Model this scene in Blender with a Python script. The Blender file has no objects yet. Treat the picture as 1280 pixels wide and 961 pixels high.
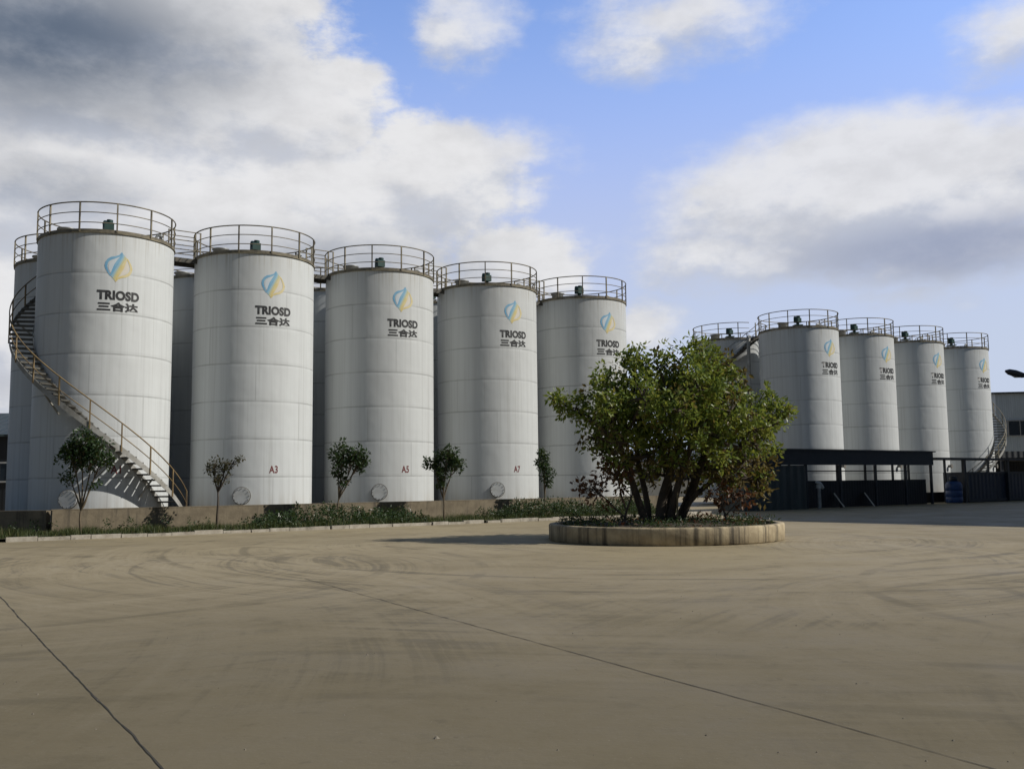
import bpy, bmesh, math, random
import numpy as np
from mathutils import Vector, Matrix
PI = math.pi
sc = bpy.context.scene
COL = sc.collection
R_ = math.radians
random.seed(7)

# ------------------------------------------------------------------ frame of the site
G = -0.433                                    # yard level; tank floor is z = 0
TH = R_(35.45)
E1 = Vector((math.cos(TH), math.sin(TH), 0))  # along the tank rows
E2 = Vector((-math.sin(TH), math.cos(TH), 0)) # away from the yard
OA = Vector((-15.828, 37.178, 0))
OB = Vector((18.453, 61.510, 0))
TR, THT, STEP = 2.469, 10.5, 5.98
def A(t, s, z=0.0): return OA + E1 * t + E2 * s + Vector((0, 0, z))
def B(t, s, z=0.0): return OB + E1 * t + E2 * s + Vector((0, 0, z))

# ------------------------------------------------------------------ objects
def tag(o, label=None, cat=None, group=None, kind=None):
    if label: o['label'] = label
    if cat: o['category'] = cat
    if group: o['group'] = group
    if kind: o['kind'] = kind
    return o
def empty(name, loc, rz=0.0):
    o = bpy.data.objects.new(name, None); COL.objects.link(o)
    o.location = loc; o.rotation_euler = (0, 0, rz); o.empty_display_size = .3
    return o
def copy_tree(o, parent=None, skip=()):
    c = o.copy(); COL.objects.link(c)
    if parent is not None: c.parent = parent
    for ch in list(o.children):
        if ch.name.split('.')[0] in skip: continue
        copy_tree(ch, c, skip)
    return c

class MB:
    def __init__(self): self.v = []; self.f = []; self.mi = []; self.m = 0; self.sm = []
    def add(self, vs, fs, smooth=False):
        o = len(self.v); self.v += [tuple(p) for p in vs]
        for f in fs:
            self.f.append([i + o for i in f]); self.mi.append(self.m); self.sm.append(smooth)
    def box(self, c, d, rz=0.0, mat=None):
        x, y, z = d[0] / 2, d[1] / 2, d[2] / 2
        M = mat or Matrix.Rotation(rz, 3, 'Z')
        vs = [Vector(c) + M @ Vector((a * x, b * y, e * z)) for a in (-1, 1) for b in (-1, 1) for e in (-1, 1)]
        self.add(vs, [(0, 1, 3, 2), (4, 6, 7, 5), (0, 4, 5, 1), (2, 3, 7, 6), (0, 2, 6, 4), (1, 5, 7, 3)])
    def beam(self, a, b, w, h):
        a, b = Vector(a), Vector(b); d = (b - a); L = d.length
        q = d.to_track_quat('X', 'Z').to_matrix()
        self.box((a + b) / 2, (L, w, h), mat=q)
    def tube(self, pts, rad, n=8, cap=True, closed=False):
        pts = [Vector(p) for p in pts]; N = len(pts)
        if not hasattr(rad, '__len__'): rad = [rad] * N
        vs = []; prev = None
        for i, p in enumerate(pts):
            if closed: t = pts[(i + 1) % N] - pts[i - 1]
            else: t = pts[min(i + 1, N - 1)] - pts[max(i - 1, 0)]
            t.normalize()
            if prev is None:
                u = t.orthogonal().normalized()
                if abs(t.z) < .95: u = t.cross(Vector((0, 0, 1))).normalized()
            else:
                u = (prev - t * prev.dot(t)).normalized()
            prev = u; w = t.cross(u)
            for k in range(n):
                a = 2 * PI * k / n
                vs.append(p + (u * math.cos(a) + w * math.sin(a)) * rad[i])
        fs = []
        for i in range(N if closed else N - 1):
            j = (i + 1) % N
            for k in range(n):
                k2 = (k + 1) % n
                fs.append((i * n + k, i * n + k2, j * n + k2, j * n + k))
        self.add(vs, fs, True)
        if cap and not closed:
            self.add(vs[:n], [tuple(range(n))[::-1]]); self.add(vs[-n:], [tuple(range(n))])
    def lathe(self, prof, n=48, c=(0, 0, 0), smooth=True, a0=0, a1=2 * PI):
        full = abs(a1 - a0 - 2 * PI) < 1e-6
        m = n if full else n + 1; P = len(prof); vs = []
        for k in range(m):
            a = a0 + (a1 - a0) * k / n
            for r, z in prof: vs.append((c[0] + r * math.cos(a), c[1] + r * math.sin(a), c[2] + z))
        fs = []
        for k in range(n):
            k2 = (k + 1) % m
            for i in range(P - 1): fs.append((k * P + i, k2 * P + i, k2 * P + i + 1, k * P + i + 1))
        self.add(vs, fs, smooth)
    def build(self, name, mat, parent=None, loc=None, rz=0.0):
        me = bpy.data.meshes.new(name); me.from_pydata(self.v, [], self.f)
        mats = mat if isinstance(mat, (list, tuple)) else [mat]
        for m in mats: me.materials.append(m)
        me.polygons.foreach_set('material_index', self.mi)
        me.polygons.foreach_set('use_smooth', self.sm)
        me.update()
        o = bpy.data.objects.new(name, me); COL.objects.link(o)
        if parent is not None: o.parent = parent
        if loc is not None: o.location = loc
        o.rotation_euler = (0, 0, rz)
        return o

# ------------------------------------------------------------------ node helper
class NG:
    def __init__(self, tree): self.t = tree; self.n = tree.nodes; self.l = tree.links
    def put(self, sock, v):
        if isinstance(v, bpy.types.NodeSocket): self.l.new(v, sock)
        elif isinstance(v, (tuple, list)) and len(v) == 3 and sock.type == 'RGBA': sock.default_value = (*v, 1)
        else: sock.default_value = v
    def node(self, kind, props=None, **ins):
        n = self.n.new(kind)
        for k, v in (props or {}).items(): setattr(n, k, v)
        for k, v in ins.items(): self.put(n.inputs[k.replace('_', ' ')], v)
        return n
    def m(self, op, a, b=None, c=None, clamp=False):
        n = self.n.new('ShaderNodeMath'); n.operation = op; n.use_clamp = clamp
        self.put(n.inputs[0], a)
        if b is not None: self.put(n.inputs[1], b)
        if c is not None: self.put(n.inputs[2], c)
        return n.outputs[0]
    def vm(self, op, a, b=None):
        n = self.n.new('ShaderNodeVectorMath'); n.operation = op
        self.put(n.inputs[0], a)
        if b is not None: self.put(n.inputs[1], b)
        return n.outputs[0]
    def ss(self, v, a, b, lo=0.0, hi=1.0):
        n = self.n.new('ShaderNodeMapRange'); n.interpolation_type = 'SMOOTHSTEP'
        self.put(n.inputs[0], v)
        for i, x in enumerate((a, b, lo, hi)): self.put(n.inputs[i + 1], x)
        return n.outputs[0]
    def noise(self, vec, scale, detail=4, rough=.55, dist=0.0):
        n = self.n.new('ShaderNodeTexNoise')
        self.put(n.inputs['Vector'], vec); n.inputs['Scale'].default_value = scale
        n.inputs['Detail'].default_value = detail; n.inputs['Roughness'].default_value = rough
        n.inputs['Distortion'].default_value = dist
        return n.outputs['Fac']
    def comb(self, x, y, z):
        n = self.n.new('ShaderNodeCombineXYZ')
        for i, v in enumerate((x, y, z)): self.put(n.inputs[i], v)
        return n.outputs[0]
    def sep(self, v):
        n = self.n.new('ShaderNodeSeparateXYZ'); self.put(n.inputs[0], v); return n.outputs
    def mix(self, f, a, b, mode='MIX'):
        n = self.n.new('ShaderNodeMix'); n.data_type = 'RGBA'; n.blend_type = mode; n.clamp_factor = True
        self.put(n.inputs[0], f); self.put(n.inputs[6], a); self.put(n.inputs[7], b)
        return n.outputs[2]
    def ramp(self, v, stops):
        n = self.n.new('ShaderNodeValToRGB'); self.put(n.inputs[0], v)
        e = n.color_ramp.elements
        while len(e) < len(stops): e.new(.5)
        for k, (p, c) in enumerate(stops): e[k].position = p; e[k].color = (*c, 1)
        return n.outputs[0]
    def bump(self, h, strength=.3, dist=.02):
        n = self.n.new('ShaderNodeBump'); n.inputs['Strength'].default_value = strength
        n.inputs['Distance'].default_value = dist; self.put(n.inputs['Height'], h)
        return n.outputs[0]
def new_mat(name):
    m = bpy.data.materials.new(name); m.use_nodes = True
    g = NG(m.node_tree); b = g.n['Principled BSDF']
    return m, g, b
def objco(g): return g.n.new('ShaderNodeTexCoord').outputs['Object']
def simple(name, c1, c2=None, rough=.6, metal=0.0, scale=6.0, bump=.0, spec=.5, stretch=None):
    m, g, b = new_mat(name); co = objco(g)
    if stretch: co = g.vm('MULTIPLY', co, stretch)
    n = g.noise(co, scale, 6, .6)
    g.put(b.inputs['Base Color'], g.mix(g.ss(n, .32, .68), c1, c2 or tuple(x * .75 for x in c1)))
    b.inputs['Roughness'].default_value = rough; b.inputs['Metallic'].default_value = metal
    b.inputs['Specular IOR Level'].default_value = spec
    if bump: g.put(b.inputs['Normal'], g.bump(g.noise(co, scale * 4, 5), bump, .01))
    return m

# ------------------------------------------------------------------ materials
def mat_tank():
    m, g, b = new_mat('tank_paint'); co = objco(g); x, y, z = g.sep(co)
    rnd = g.n.new('ShaderNodeObjectInfo').outputs['Random']
    off = g.comb(g.m('MULTIPLY', rnd, 37.0), g.m('MULTIPLY', rnd, 91.0), g.m('MULTIPLY', rnd, 13.0))
    ang = g.m('ARCTAN2', y, x)
    k = g.m('DIVIDE', z, 1.5)
    dz = g.m('MULTIPLY', g.m('ABSOLUTE', g.m('SUBTRACT', k, g.m('ROUND', k))), 1.5)
    big = g.noise(g.vm('ADD', co, off), .9, 3)
    seam = g.m('MULTIPLY', g.ss(dz, .008, .04, 1, 0), g.ss(big, .3, .62, .35, 1.0))
    idx = g.m('FLOOR', k)
    fr = g.m('FRACT', g.m('ADD', g.m('MULTIPLY', ang, 3 / (2 * PI)), g.m('ADD', g.m('MULTIPLY', idx, .381), rnd)))
    dv = g.m('MULTIPLY', g.m('ABSOLUTE', g.m('SUBTRACT', fr, .5)), 15.5 / 3)
    vs = g.m('MULTIPLY', g.ss(dv, .008, .035, 1, 0), .45)
    st = g.vm('MULTIPLY', g.vm('ADD', co, off), (3.6, 3.6, .10))
    s1 = g.noise(st, 1.0, 6, .65)
    s2 = g.noise(g.vm('MULTIPLY', st, (3.1, 3.1, 1.6)), 1.0, 4, .6)
    blot = g.noise(g.vm('ADD', co, off), .45, 4, .6)
    col = g.mix(g.ss(s1, .40, .70), (.575, .60, .605), (.515, .535, .54))
    col = g.mix(g.m('MULTIPLY', g.ss(s2, .52, .76), .42), col, (.33, .335, .315))
    col = g.mix(g.m('MULTIPLY', g.ss(blot, .45, .75), .4), col, (.505, .52, .52))
    col = g.mix(g.m('MULTIPLY', g.m('FRACT', g.m('MULTIPLY', rnd, 7.31)), .22), col, (.40, .40, .38))
    # rust-brown runs below the top edge and grime at the foot
    top = g.m('MULTIPLY', g.ss(z, 9.6, 10.5), g.ss(s2, .45, .7))
    col = g.mix(g.m('MULTIPLY', top, .38), col, (.33, .29, .21))
    foot = g.m('MULTIPLY', g.ss(z, 1.1, .0), g.ss(s1, .35, .65))
    col = g.mix(g.m('MULTIPLY', foot, .5), col, (.36, .33, .27))
    col = g.mix(g.m('MULTIPLY', g.m('MAXIMUM', seam, vs), .55), col, (.18, .185, .18))
    g.put(b.inputs['Base Color'], col)
    g.put(b.inputs['Roughness'], g.ss(s1, .3, .7, .42, .56))
    b.inputs['Specular IOR Level'].default_value = .28
    wave = g.m('ADD', g.m('MULTIPLY', g.noise(g.vm('MULTIPLY', g.vm('ADD', co, off), (1, 1, .8)), .9, 2), .05), g.m('MULTIPLY', g.m('MINIMUM', dz, .12), .07))
    g.put(b.inputs['Normal'], g.bump(wave, .6, 1.0))
    return m
def mat_ground():
    m, g, b = new_mat('yard_concrete'); co = objco(g); x, y, z = g.sep(co)
    n1 = g.noise(co, .09, 5, .6); n2 = g.noise(co, .5, 6, .65); n3 = g.noise(co, 9.0, 6, .7)
    col = g.mix(g.ss(n1, .3, .7), (.325, .268, .167), (.24, .197, .12))
    col = g.mix(g.m('MULTIPLY', g.ss(n2, .45, .75), .5), col, (.15, .123, .075))
    n5 = g.noise(g.vm('ADD', co, (40, 9, 0)), .22, 7, .7)
    col = g.mix(g.m('MULTIPLY', g.ss(n5, .52, .72), .45), col, (.32, .27, .187))
    # curved tyre tracks: fine rings round several turning points
    tot = None
    for i, (cx, cy, f, lo, hi) in enumerate([(4.2, 27.1, 8.5, 3.5, 26), (-9, 18, 9.5, 2.5, 15), (11.0, 11.0, 11, 1.5, 10), (1, 22, 9, 3, 15), (16, 22, 8.5, 4, 14), (-20, 6, 7.0, 8, 24), (16, 3, 7.0, 6, 20)]):
        dx = g.m('SUBTRACT', x, cx); dy = g.m('SUBTRACT', y, cy)
        r = g.m('SQRT', g.m('ADD', g.m('MULTIPLY', dx, dx), g.m('MULTIPLY', dy, dy)))
        a = g.m('ARCTAN2', dy, dx)
        rw = g.m('ADD', r, g.m('MULTIPLY', g.m('SUBTRACT', n2, .5), .16))
        w = g.noise(g.comb(g.m('MULTIPLY', rw, f), g.m('MULTIPLY', a, .7), i * 7.3), 1.0, 4, .7)
        wide = g.noise(g.comb(g.m('MULTIPLY', rw, f * .22), g.m('MULTIPLY', a, .5), i * 3.1), 1.0, 3, .6)
        w = g.m('ADD', g.m('MULTIPLY', w, .6), g.m('MULTIPLY', wide, .5))
        msk = g.m('MULTIPLY', g.ss(r, lo, lo + 2.5), g.ss(r, hi - 4, hi, 1, 0))
        pat = g.ss(g.noise(g.vm('ADD', co, (i * 13.0, i * 5.0, 0)), .16, 3), .40, .62)
        w = g.m('MULTIPLY', g.m('SUBTRACT', w, .55), g.m('MULTIPLY', msk, pat))
        tot = w if tot is None else g.m('ADD', tot, w)
    col = g.mix(g.ss(tot, .0, .16, 0, .44), col, (.36, .305, .21))
    col = g.mix(g.ss(tot, .0, -.15, 0, .55), col, (.10, .085, .058))
    # mottled dirt, damp spots and scuffs
    m1 = g.noise(g.vm('ADD', co, (3, 71, 0)), 1.7, 8, .72); m2 = g.noise(g.vm('MULTIPLY', co, (2.2, 7.0, 1)), 1.6, 7, .75)
    col = g.mix(g.m('MULTIPLY', g.ss(m1, .52, .70), .42), col, (.10, .083, .048))
    col = g.mix(g.m('MULTIPLY', g.ss(m2, .55, .74), .38), col, (.36, .30, .195))
    sp = g.noise(g.vm('ADD', co, (17, 5, 0)), 5.5, 5, .7)
    col = g.mix(g.m('MULTIPLY', g.ss(sp, .60, .70), .45), col, (.075, .062, .043))
    # single wheel tracks: pairs of arcs 1.9 m apart, broken up by noise
    brk = g.ss(g.noise(co, .55, 4, .6), .40, .62)
    lt = None; dk = None
    for (cx, cy, r0, dark_) in [(4.2, 27.1, 7.5, 0), (4.2, 27.1, 12.2, 1), (13.5, 12.5, 6.3, 0), (13.5, 12.5, 7.6, 1), (-11, 18, 9.5, 1), (-2, -9, 17.5, 1), (-4, -14, 25.5, 0), (9.5, 9.2, 3.1, 1), (20, 14, 11.5, 0)]:
        dx = g.m('SUBTRACT', x, cx); dy = g.m('SUBTRACT', y, cy)
        r = g.m('SQRT', g.m('ADD', g.m('MULTIPLY', dx, dx), g.m('MULTIPLY', dy, dy)))
        r = g.m('ADD', r, g.m('MULTIPLY', g.m('SUBTRACT', n1, .5), .5))
        q = g.m('ABSOLUTE', g.m('SUBTRACT', g.m('ABSOLUTE', g.m('SUBTRACT', r, r0)), .95))
        bnd = g.ss(q, .06, .15, 1, 0)
        if dark_: dk = bnd if dk is None else g.m('MAXIMUM', dk, bnd)
        else: lt = bnd if lt is None else g.m('MAXIMUM', lt, bnd)
    col = g.mix(g.m('MULTIPLY', g.m('MULTIPLY', lt, brk), .22), col, (.36, .30, .19))
    col = g.mix(g.m('MULTIPLY', g.m('MULTIPLY', dk, brk), .45), col, (.09, .075, .045))
    # painted shade: slab colour darkened on the near side, with a ragged edge
    near_shade = g.m('ADD', y, g.m('MULTIPLY', g.m('SUBTRACT', n1, .5), 22.0))
    col = g.mix(g.ss(near_shade, 20.0, 5.0, 0, .72), col, (.092, .076, .041))
    col = g.mix(g.m('MULTIPLY', g.ss(n3, .58, .8), .4), col, (.10, .085, .065))
    col = g.mix(g.m('MULTIPLY', g.ss(g.noise(co, 34, 3), .64, .75), .35), col, (.30, .27, .21))
    g.put(b.inputs['Base Color'], col)
    g.put(b.inputs['Roughness'], g.ss(n2, .3, .7, .62, .85)); b.inputs['Specular IOR Level'].default_value = .35
    g.put(b.inputs['Normal'], g.bump(g.m('ADD', g.m('MULTIPLY', n3, .6), g.m('MULTIPLY', n2, 1.5)), .35, .02))
    return m
def mat_stained(name, c1, c2, dark, stain=.6, zs=.12, fq=1.0, th=(.5, .68)):
    m, g, b = new_mat(name); co = objco(g)
    st = g.noise(g.vm('MULTIPLY', co, (2.6 * fq, 2.6 * fq, zs * 2.6)), 1.0, 6, .65)
    n = g.noise(co, 3.0, 7, .65); f = g.noise(co, 30, 4)
    col = g.mix(g.ss(n, .3, .7), c1, c2)
    col = g.mix(g.m('MULTIPLY', g.ss(st, *th), stain), col, dark)
    col = g.mix(g.m('MULTIPLY', g.ss(f, .55, .75), .25), col, dark)
    g.put(b.inputs['Base Color'], col); b.inputs['Roughness'].default_value = .85
    g.put(b.inputs['Normal'], g.bump(g.m('ADD', n, g.m('MULTIPLY', f, .3)), .5, .03))
    return m
def mat_leaf(name, stops, trans=.35, rough=.45, back=(.14, .17, .04)):
    m, g, b = new_mat(name)
    at = g.n.new('ShaderNodeAttribute'); at.attribute_name = 'tint'
    col = g.ramp(at.outputs['Fac'], stops)
    g.put(b.inputs['Base Color'], col); b.inputs['Roughness'].default_value = rough
    b.inputs['Specular IOR Level'].default_value = .4
    tr = g.node('ShaderNodeBsdfTranslucent'); g.put(tr.inputs[0], g.mix(.55, col, back))
    mx = g.n.new('ShaderNodeMixShader'); mx.inputs[0].default_value = trans
    g.l.new(b.outputs[0], mx.inputs[1]); g.l.new(tr.outputs[0], mx.inputs[2])
    g.l.new(mx.outputs[0], g.n['Material Output'].inputs[0])
    return m
def mat_ribbed(name, c1, c2, freq=5.0, depth=.03, rough=.55, axis=0, stretch=(2, 2, .4)):
    m, g, b = new_mat(name); co = objco(g); s = g.sep(co)
    w = g.m('SINE', g.m('MULTIPLY', s[axis], freq * 2 * PI))
    n = g.noise(g.vm('MULTIPLY', co, stretch), 1.2, 6, .65)
    g.put(b.inputs['Base Color'], g.mix(g.ss(n, .3, .7), c1, c2)); b.inputs['Roughness'].default_value = rough
    g.put(b.inputs['Normal'], g.bump(w, .9, depth))
    return m

M = {}
M['tank'] = mat_tank()
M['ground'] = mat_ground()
M['joint'] = simple('joint_filler', (.025, .022, .018), (.05, .043, .033), .9, scale=3)
M['roof'] = simple('tank_roof_paint', (.5, .5, .47), (.36, .33, .27), .6, scale=2)
M['rail'] = simple('rail_steel', (.12, .11, .09), (.24, .21, .15), .55, .25, scale=3)
M['post'] = simple('post_steel', (.26, .23, .16), (.11, .095, .07), .6, .2, scale=2)
M['rim'] = simple('rim_steel', (.27, .235, .15), (.09, .08, .06), .7, scale=2.2)
M['ochre'] = simple('ochre_handrail', (.25, .175, .075), (.14, .10, .055), .6, scale=2.5)
M['tread'] = simple('galvanised_tread', (.13, .125, .11), (.07, .065, .055), .5, .4, scale=4)
M['stringer'] = simple('stringer_paint', (.38, .38, .36), (.24, .23, .2), .55, .1, scale=3)
M['deck'] = simple('deck_steel', (.06, .06, .055), (.12, .105, .08), .7, .3, scale=4)
M['motor'] = simple('motor_green', (.012, .040, .034), (.02, .055, .05), .45, .2, scale=5)
M['steel'] = simple('grey_steel', (.30, .31, .31), (.20, .20, .19), .5, .4, scale=4)
M['man'] = simple('manhole_cover', (.52, .54, .54), (.44, .45, .44), .55, scale=4)
M['bolt'] = simple('dark_flange', (.15, .15, .145), (.20, .18, .15), .6, .3, scale=8)
M['blue'] = simple('emblem_blue', (.12, .32, .52), (.22, .41, .55), .5, scale=3)
M['pale'] = simple('emblem_pale_blue', (.26, .43, .52), (.32, .46, .50), .5, scale=3)
M['yellow'] = simple('emblem_yellow', (.57, .46, .17), (.60, .53, .32), .5, scale=3)
M['paleyellow'] = simple('emblem_pale_yellow', (.50, .47, .24), (.46, .46, .30), .5)
M['palefill'] = simple('emblem_wash', (.50, .57, .63), (.54, .59, .62), .5)
M['cream'] = simple('emblem_cream', (.60, .56, .48), (.60, .57, .52), .5)
M['ink'] = simple('lettering_black', (.010, .011, .012), (.035, .036, .037), .5, scale=2.5)
M['red'] = simple('number_red', (.16, .022, .022), (.11, .02, .02), .55, scale=4)
M['bund'] = mat_stained('bund_render', (.205, .168, .112), (.14, .113, .075), (.055, .046, .034), .8)
M['darkwall'] = simple('dark_render', (.05, .045, .038), (.03, .028, .024), .9, scale=2)
M['bundfloor'] = simple('bund_floor_concrete', (.2, .18, .15), (.13, .12, .1), .9, scale=1)
M['planter'] = mat_stained('planter_concrete', (.46, .385, .25), (.30, .24, .15), (.05, .042, .03), .9, .05, 1.35, (.46, .65))
M['soil'] = simple('soil', (.055, .042, .026), (.03, .024, .015), .95, scale=5, bump=.8)
M['kerbm'] = mat_stained('kerb_concrete', (.44, .41, .35), (.28, .25, .2), (.07, .06, .045), .5, 1.0)
M['bark'] = mat_stained('bark', (.085, .066, .046), (.048, .037, .027), (.012, .010, .008), .7, .2)
M['barkpale'] = mat_stained('bark_pale', (.15, .115, .07), (.09, .07, .045), (.04, .03, .02), .6, .2)
M['leaf'] = mat_leaf('crown_leaf', [(0, (.055, .10, .02)), (.35, (.12, .19, .032)), (.7, (.21, .255, .046)), (.92, (.27, .26, .06)), (1, (.20, .13, .045))], .40, .40, (.30, .32, .05))
M['leafold'] = mat_leaf('old_leaf', [(0, (.06, .048, .016)), (.5, (.125, .10, .028)), (1, (.19, .155, .045))], .35, .5, (.26, .18, .05))
M['leafdark'] = mat_leaf('young_tree_leaf', [(0, (.010, .026, .009)), (.6, (.022, .052, .014)), (1, (.045, .082, .02))], .25)
M['leafred'] = mat_leaf('russet_leaf', [(0, (.05, .028, .014)), (.6, (.105, .052, .022)), (1, (.17, .10, .04))], .3, .5, (.22, .06, .02))
M['leafbrown'] = mat_leaf('bronze_leaf', [(0, (.025, .024, .013)), (.6, (.05, .044, .02)), (1, (.09, .07, .032))], .25)
M['hedge'] = mat_leaf('hedge_leaf', [(0, (.010, .026, .008)), (.6, (.024, .054, .014)), (1, (.046, .085, .022))], .25)
M['flower'] = simple('white_flower', (.7, .7, .64), (.55, .55, .48), .7)
M['grass'] = mat_leaf('grass_blade', [(0, (.022, .038, .010)), (.6, (.05, .068, .016)), (1, (.13, .11, .04))], .25, .6)
M['verge'] = simple('verge_earth', (.075, .065, .035), (.045, .045, .02), .95, scale=3, bump=.6)
M['navy'] = mat_ribbed('navy_sheet', (.007, .010, .015), (.005, .007, .010), 4.0, .005, .6)
M['panel'] = mat_ribbed('slate_green_sheet', (.034, .050, .055), (.022, .032, .035), 1.7, .03, .5)
M['navyflat'] = simple('navy_frame', (.012, .018, .028), (.02, .026, .034), .5, scale=3)
M['bluebox'] = mat_ribbed('blue_container', (.008, .018, .042), (.006, .012, .026), 2.2, .012, .5)
M['bluedrum'] = simple('blue_plastic', (.018, .060, .19), (.014, .042, .13), .4, scale=3)
M['facade'] = mat_ribbed('grey_cladding', (.44, .50, .55), (.36, .41, .45), 5.0, .006, .55)
M['whitewall'] = mat_ribbed('white_cladding', (.62, .62, .59), (.5, .5, .47), 2.0, .02, .6)
M['roofdark'] = mat_ribbed('dark_roof_sheet', (.045, .050, .055), (.03, .033, .037), 2.0, .03, .5)
M['glass'] = simple('window_glass', (.012, .018, .026), (.02, .026, .032), .12, scale=2)
M['frame'] = simple('window_frame', (.35, .36, .36), (.28, .28, .28), .5)
M['lamp'] = simple('lamp_housing', (.030, .036, .048), (.045, .05, .06), .4, .3)
M['lens'] = simple('lamp_lens', (.4, .4, .38), (.34, .34, .32), .25)
M['board'] = simple('pale_board', (.65, .63, .58), (.5, .48, .42), .7)
M['stake'] = simple('bamboo', (.25, .20, .11), (.17, .13, .07), .7)
M['stone'] = simple('pebble', (.06, .052, .04), (.26, .23, .18), .9, scale=.6)

# ------------------------------------------------------------------ ground
def structure(mb, name, mat): return tag(mb.build(name, mat), kind='structure')
mb = MB()
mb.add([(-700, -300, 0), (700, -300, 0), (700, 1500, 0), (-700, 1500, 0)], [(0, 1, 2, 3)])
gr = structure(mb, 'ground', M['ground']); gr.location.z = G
def joint(a, b, w, name='expansion_joint', seed=1):
    rr = random.Random(seed); a = Vector((*a, 0)); b = Vector((*b, 0)); d = b - a; L = d.length; d.normalize(); n = Vector((-d.y, d.x, 0))
    k = int(L / .12); vs = []; off = 0
    for i in range(k + 1):
        off = off * .9 + rr.uniform(-1, 1) * .006
        ww = w * rr.uniform(.35, 1.15)
        p = a + d * (L * i / k) + n * off
        vs += [p + n * ww / 2, p - n * ww / 2]
    m_ = MB(); m_.add(vs, [(2 * i, 2 * i + 1, 2 * i + 3, 2 * i + 2) for i in range(k)])
    o = structure(m_, name, M['joint']); o.location.z = G + .004
joint((-9.2, 17.0), (-1.2, 4.4), .015, seed=3)
joint((-3.6, 16.8), (3.2, 4.5), .012, seed=5)
joint((-9.2, 17.0), (-16.5, 28.3), .012, seed=8)

# verge between kerb and bund wall, kerb stones, bund floor
VZ = G + .09
def strip(t0, t1, s0, s1, z): return [A(t0, s0, z), A(t1, s0, z), A(t1, s1, z), A(t0, s1, z)]
mb = MB(); mb.add(strip(-30, 25.5, -6.98, -3.82, VZ), [(0, 1, 2, 3)]); mb.add(strip(-30, -2.33, -3.82, 3.5, VZ), [(0, 1, 2, 3)])
structure(mb, 'verge', M['verge'])
mb = MB(); rr = random.Random(4); t = -30.0
while t < 25.5:
    L = rr.uniform(.55, .95); gap = rr.choice([.015, .015, .02, .03, .03, .10, .22])
    if rr.random() > .05:
        mb.box(A(t + L / 2, -7.06 + rr.uniform(-.035, .02), G + .035 + rr.uniform(-.035, .025)), (L, .15, .17), TH + rr.uniform(-.03, .03))
    t += L + gap
structure(mb, 'kerb', M['kerbm'])
mb = MB(); mb.add(strip(-2.2, 26.5, -3.55, 14, -.01), [(0, 1, 2, 3)]); mb.add(strip(-16, -2.2, 1.5, 14, -.01), [(0, 1, 2, 3)]); structure(mb, 'bund_floor', M['bundfloor'])
mb = MB()
def wallseg(t0, s0, t1, s1, w, h):
    a, b = A(t0, s0), A(t1, s1); mb.beam((a.x, a.y, (G + h) / 2 - .02), (b.x, b.y, (G + h) / 2 - .02), w, h - G + .04)
W = .25
wallseg(-2.33, -3.7, 26.5, -3.7, W, .40)
mb.beam((-15.75, 32.95, (G + .40) / 2 - .02), (-34, 35.0, (G + .40) / 2 - .02), .25, .40 - G + .04)
wallseg(26.38, -3.57, 26.38, 14, W, .40)
w_ = mb.build('bund_wall', M['bund']); tag(w_, 'low brown rendered wall with stained face running in front of the front row tanks', 'wall')
mb = MB()
for i, (t0, t1) in enumerate([(-2.37, 6.2), (6.22, 15.1), (15.12, 26.55)]):
    mb.beam(A(t0, -3.7, .415), A(t1, -3.7, .415), .262, .03)
mb.build('coping', M['bund'], w_)

# ------------------------------------------------------------------ tank kit
FACE = -54.55                                   # lettering faces the yard
def arc(r, z, a0, a1, n): return [(r * math.cos(a0 + (a1 - a0) * i / n), r * math.sin(a0 + (a1 - a0) * i / n), z) for i in range(n + 1)]
def rail_mb(gap=None):
    """three rails; gap = (centre, half width) in degrees left open for a stair"""
    mb = MB()
    for h, r in ((.36, .018), (.74, .018), (1.12, .026)):
        if gap is None: mb.tube(arc(TR + .03, THT + h, 0, 2 * PI * 71 / 72, 71), r, 6, closed=True)
        else: mb.tube(arc(TR + .03, THT + h, R_(gap[0] + gap[1]), R_(gap[0] - gap[1] + 360), 64), r, 6)
    mb.lathe([(TR + .012, THT + .02), (TR + .02, THT + .12)], 72)
    return mb
def post_mb(a):
    mb = MB(); c, s = math.cos(R_(a)), math.sin(R_(a))
    mb.box(((TR + .03) * c, (TR + .03) * s, THT + .575), (.055, .05, 1.12), R_(a)); return mb
def wrap(me, az0, z0, lift):
    for v in me.vertices:
        a = R_(az0) + v.co.x / (TR + lift)
        h = v.co.y + z0
        v.co = ((TR + lift) * math.cos(a), (TR + lift) * math.sin(a), h)
def slice_mesh(me, w, step=.05):
    bm = bmesh.new(); bm.from_mesh(me); bmesh.ops.triangulate(bm, faces=bm.faces[:])
    x = -w
    while x < w:
        bmesh.ops.bisect_plane(bm, geom=bm.verts[:] + bm.edges[:] + bm.faces[:], plane_co=(x, 0, 0), plane_no=(1, 0, 0)); x += step
    bm.to_mesh(me); bm.free()
def text_mesh(body, w, h, name, bold=.012):
    cu = bpy.data.curves.new(name, 'FONT'); cu.body = body; cu.size = 1; cu.offset = bold; cu.resolution_u = 5
    cu.space_character = 1.06
    o = bpy.data.objects.new(name, cu); COL.objects.link(o); bpy.context.view_layer.update()
    dg = bpy.context.evaluated_depsgraph_get(); me = bpy.data.meshes.new_from_object(o.evaluated_get(dg))
    bpy.data.objects.remove(o)
    co = np.array([v.co[:] for v in me.vertices]); lo, hi = co.min(0), co.max(0)
    for v in me.vertices:
        v.co.x = ((v.co.x - lo[0]) / (hi[0] - lo[0]) - .5) * w; v.co.y = (v.co.y - lo[1]) / (hi[1] - lo[1]) * h; v.co.z = 0
    me.materials.clear(); return me
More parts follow.
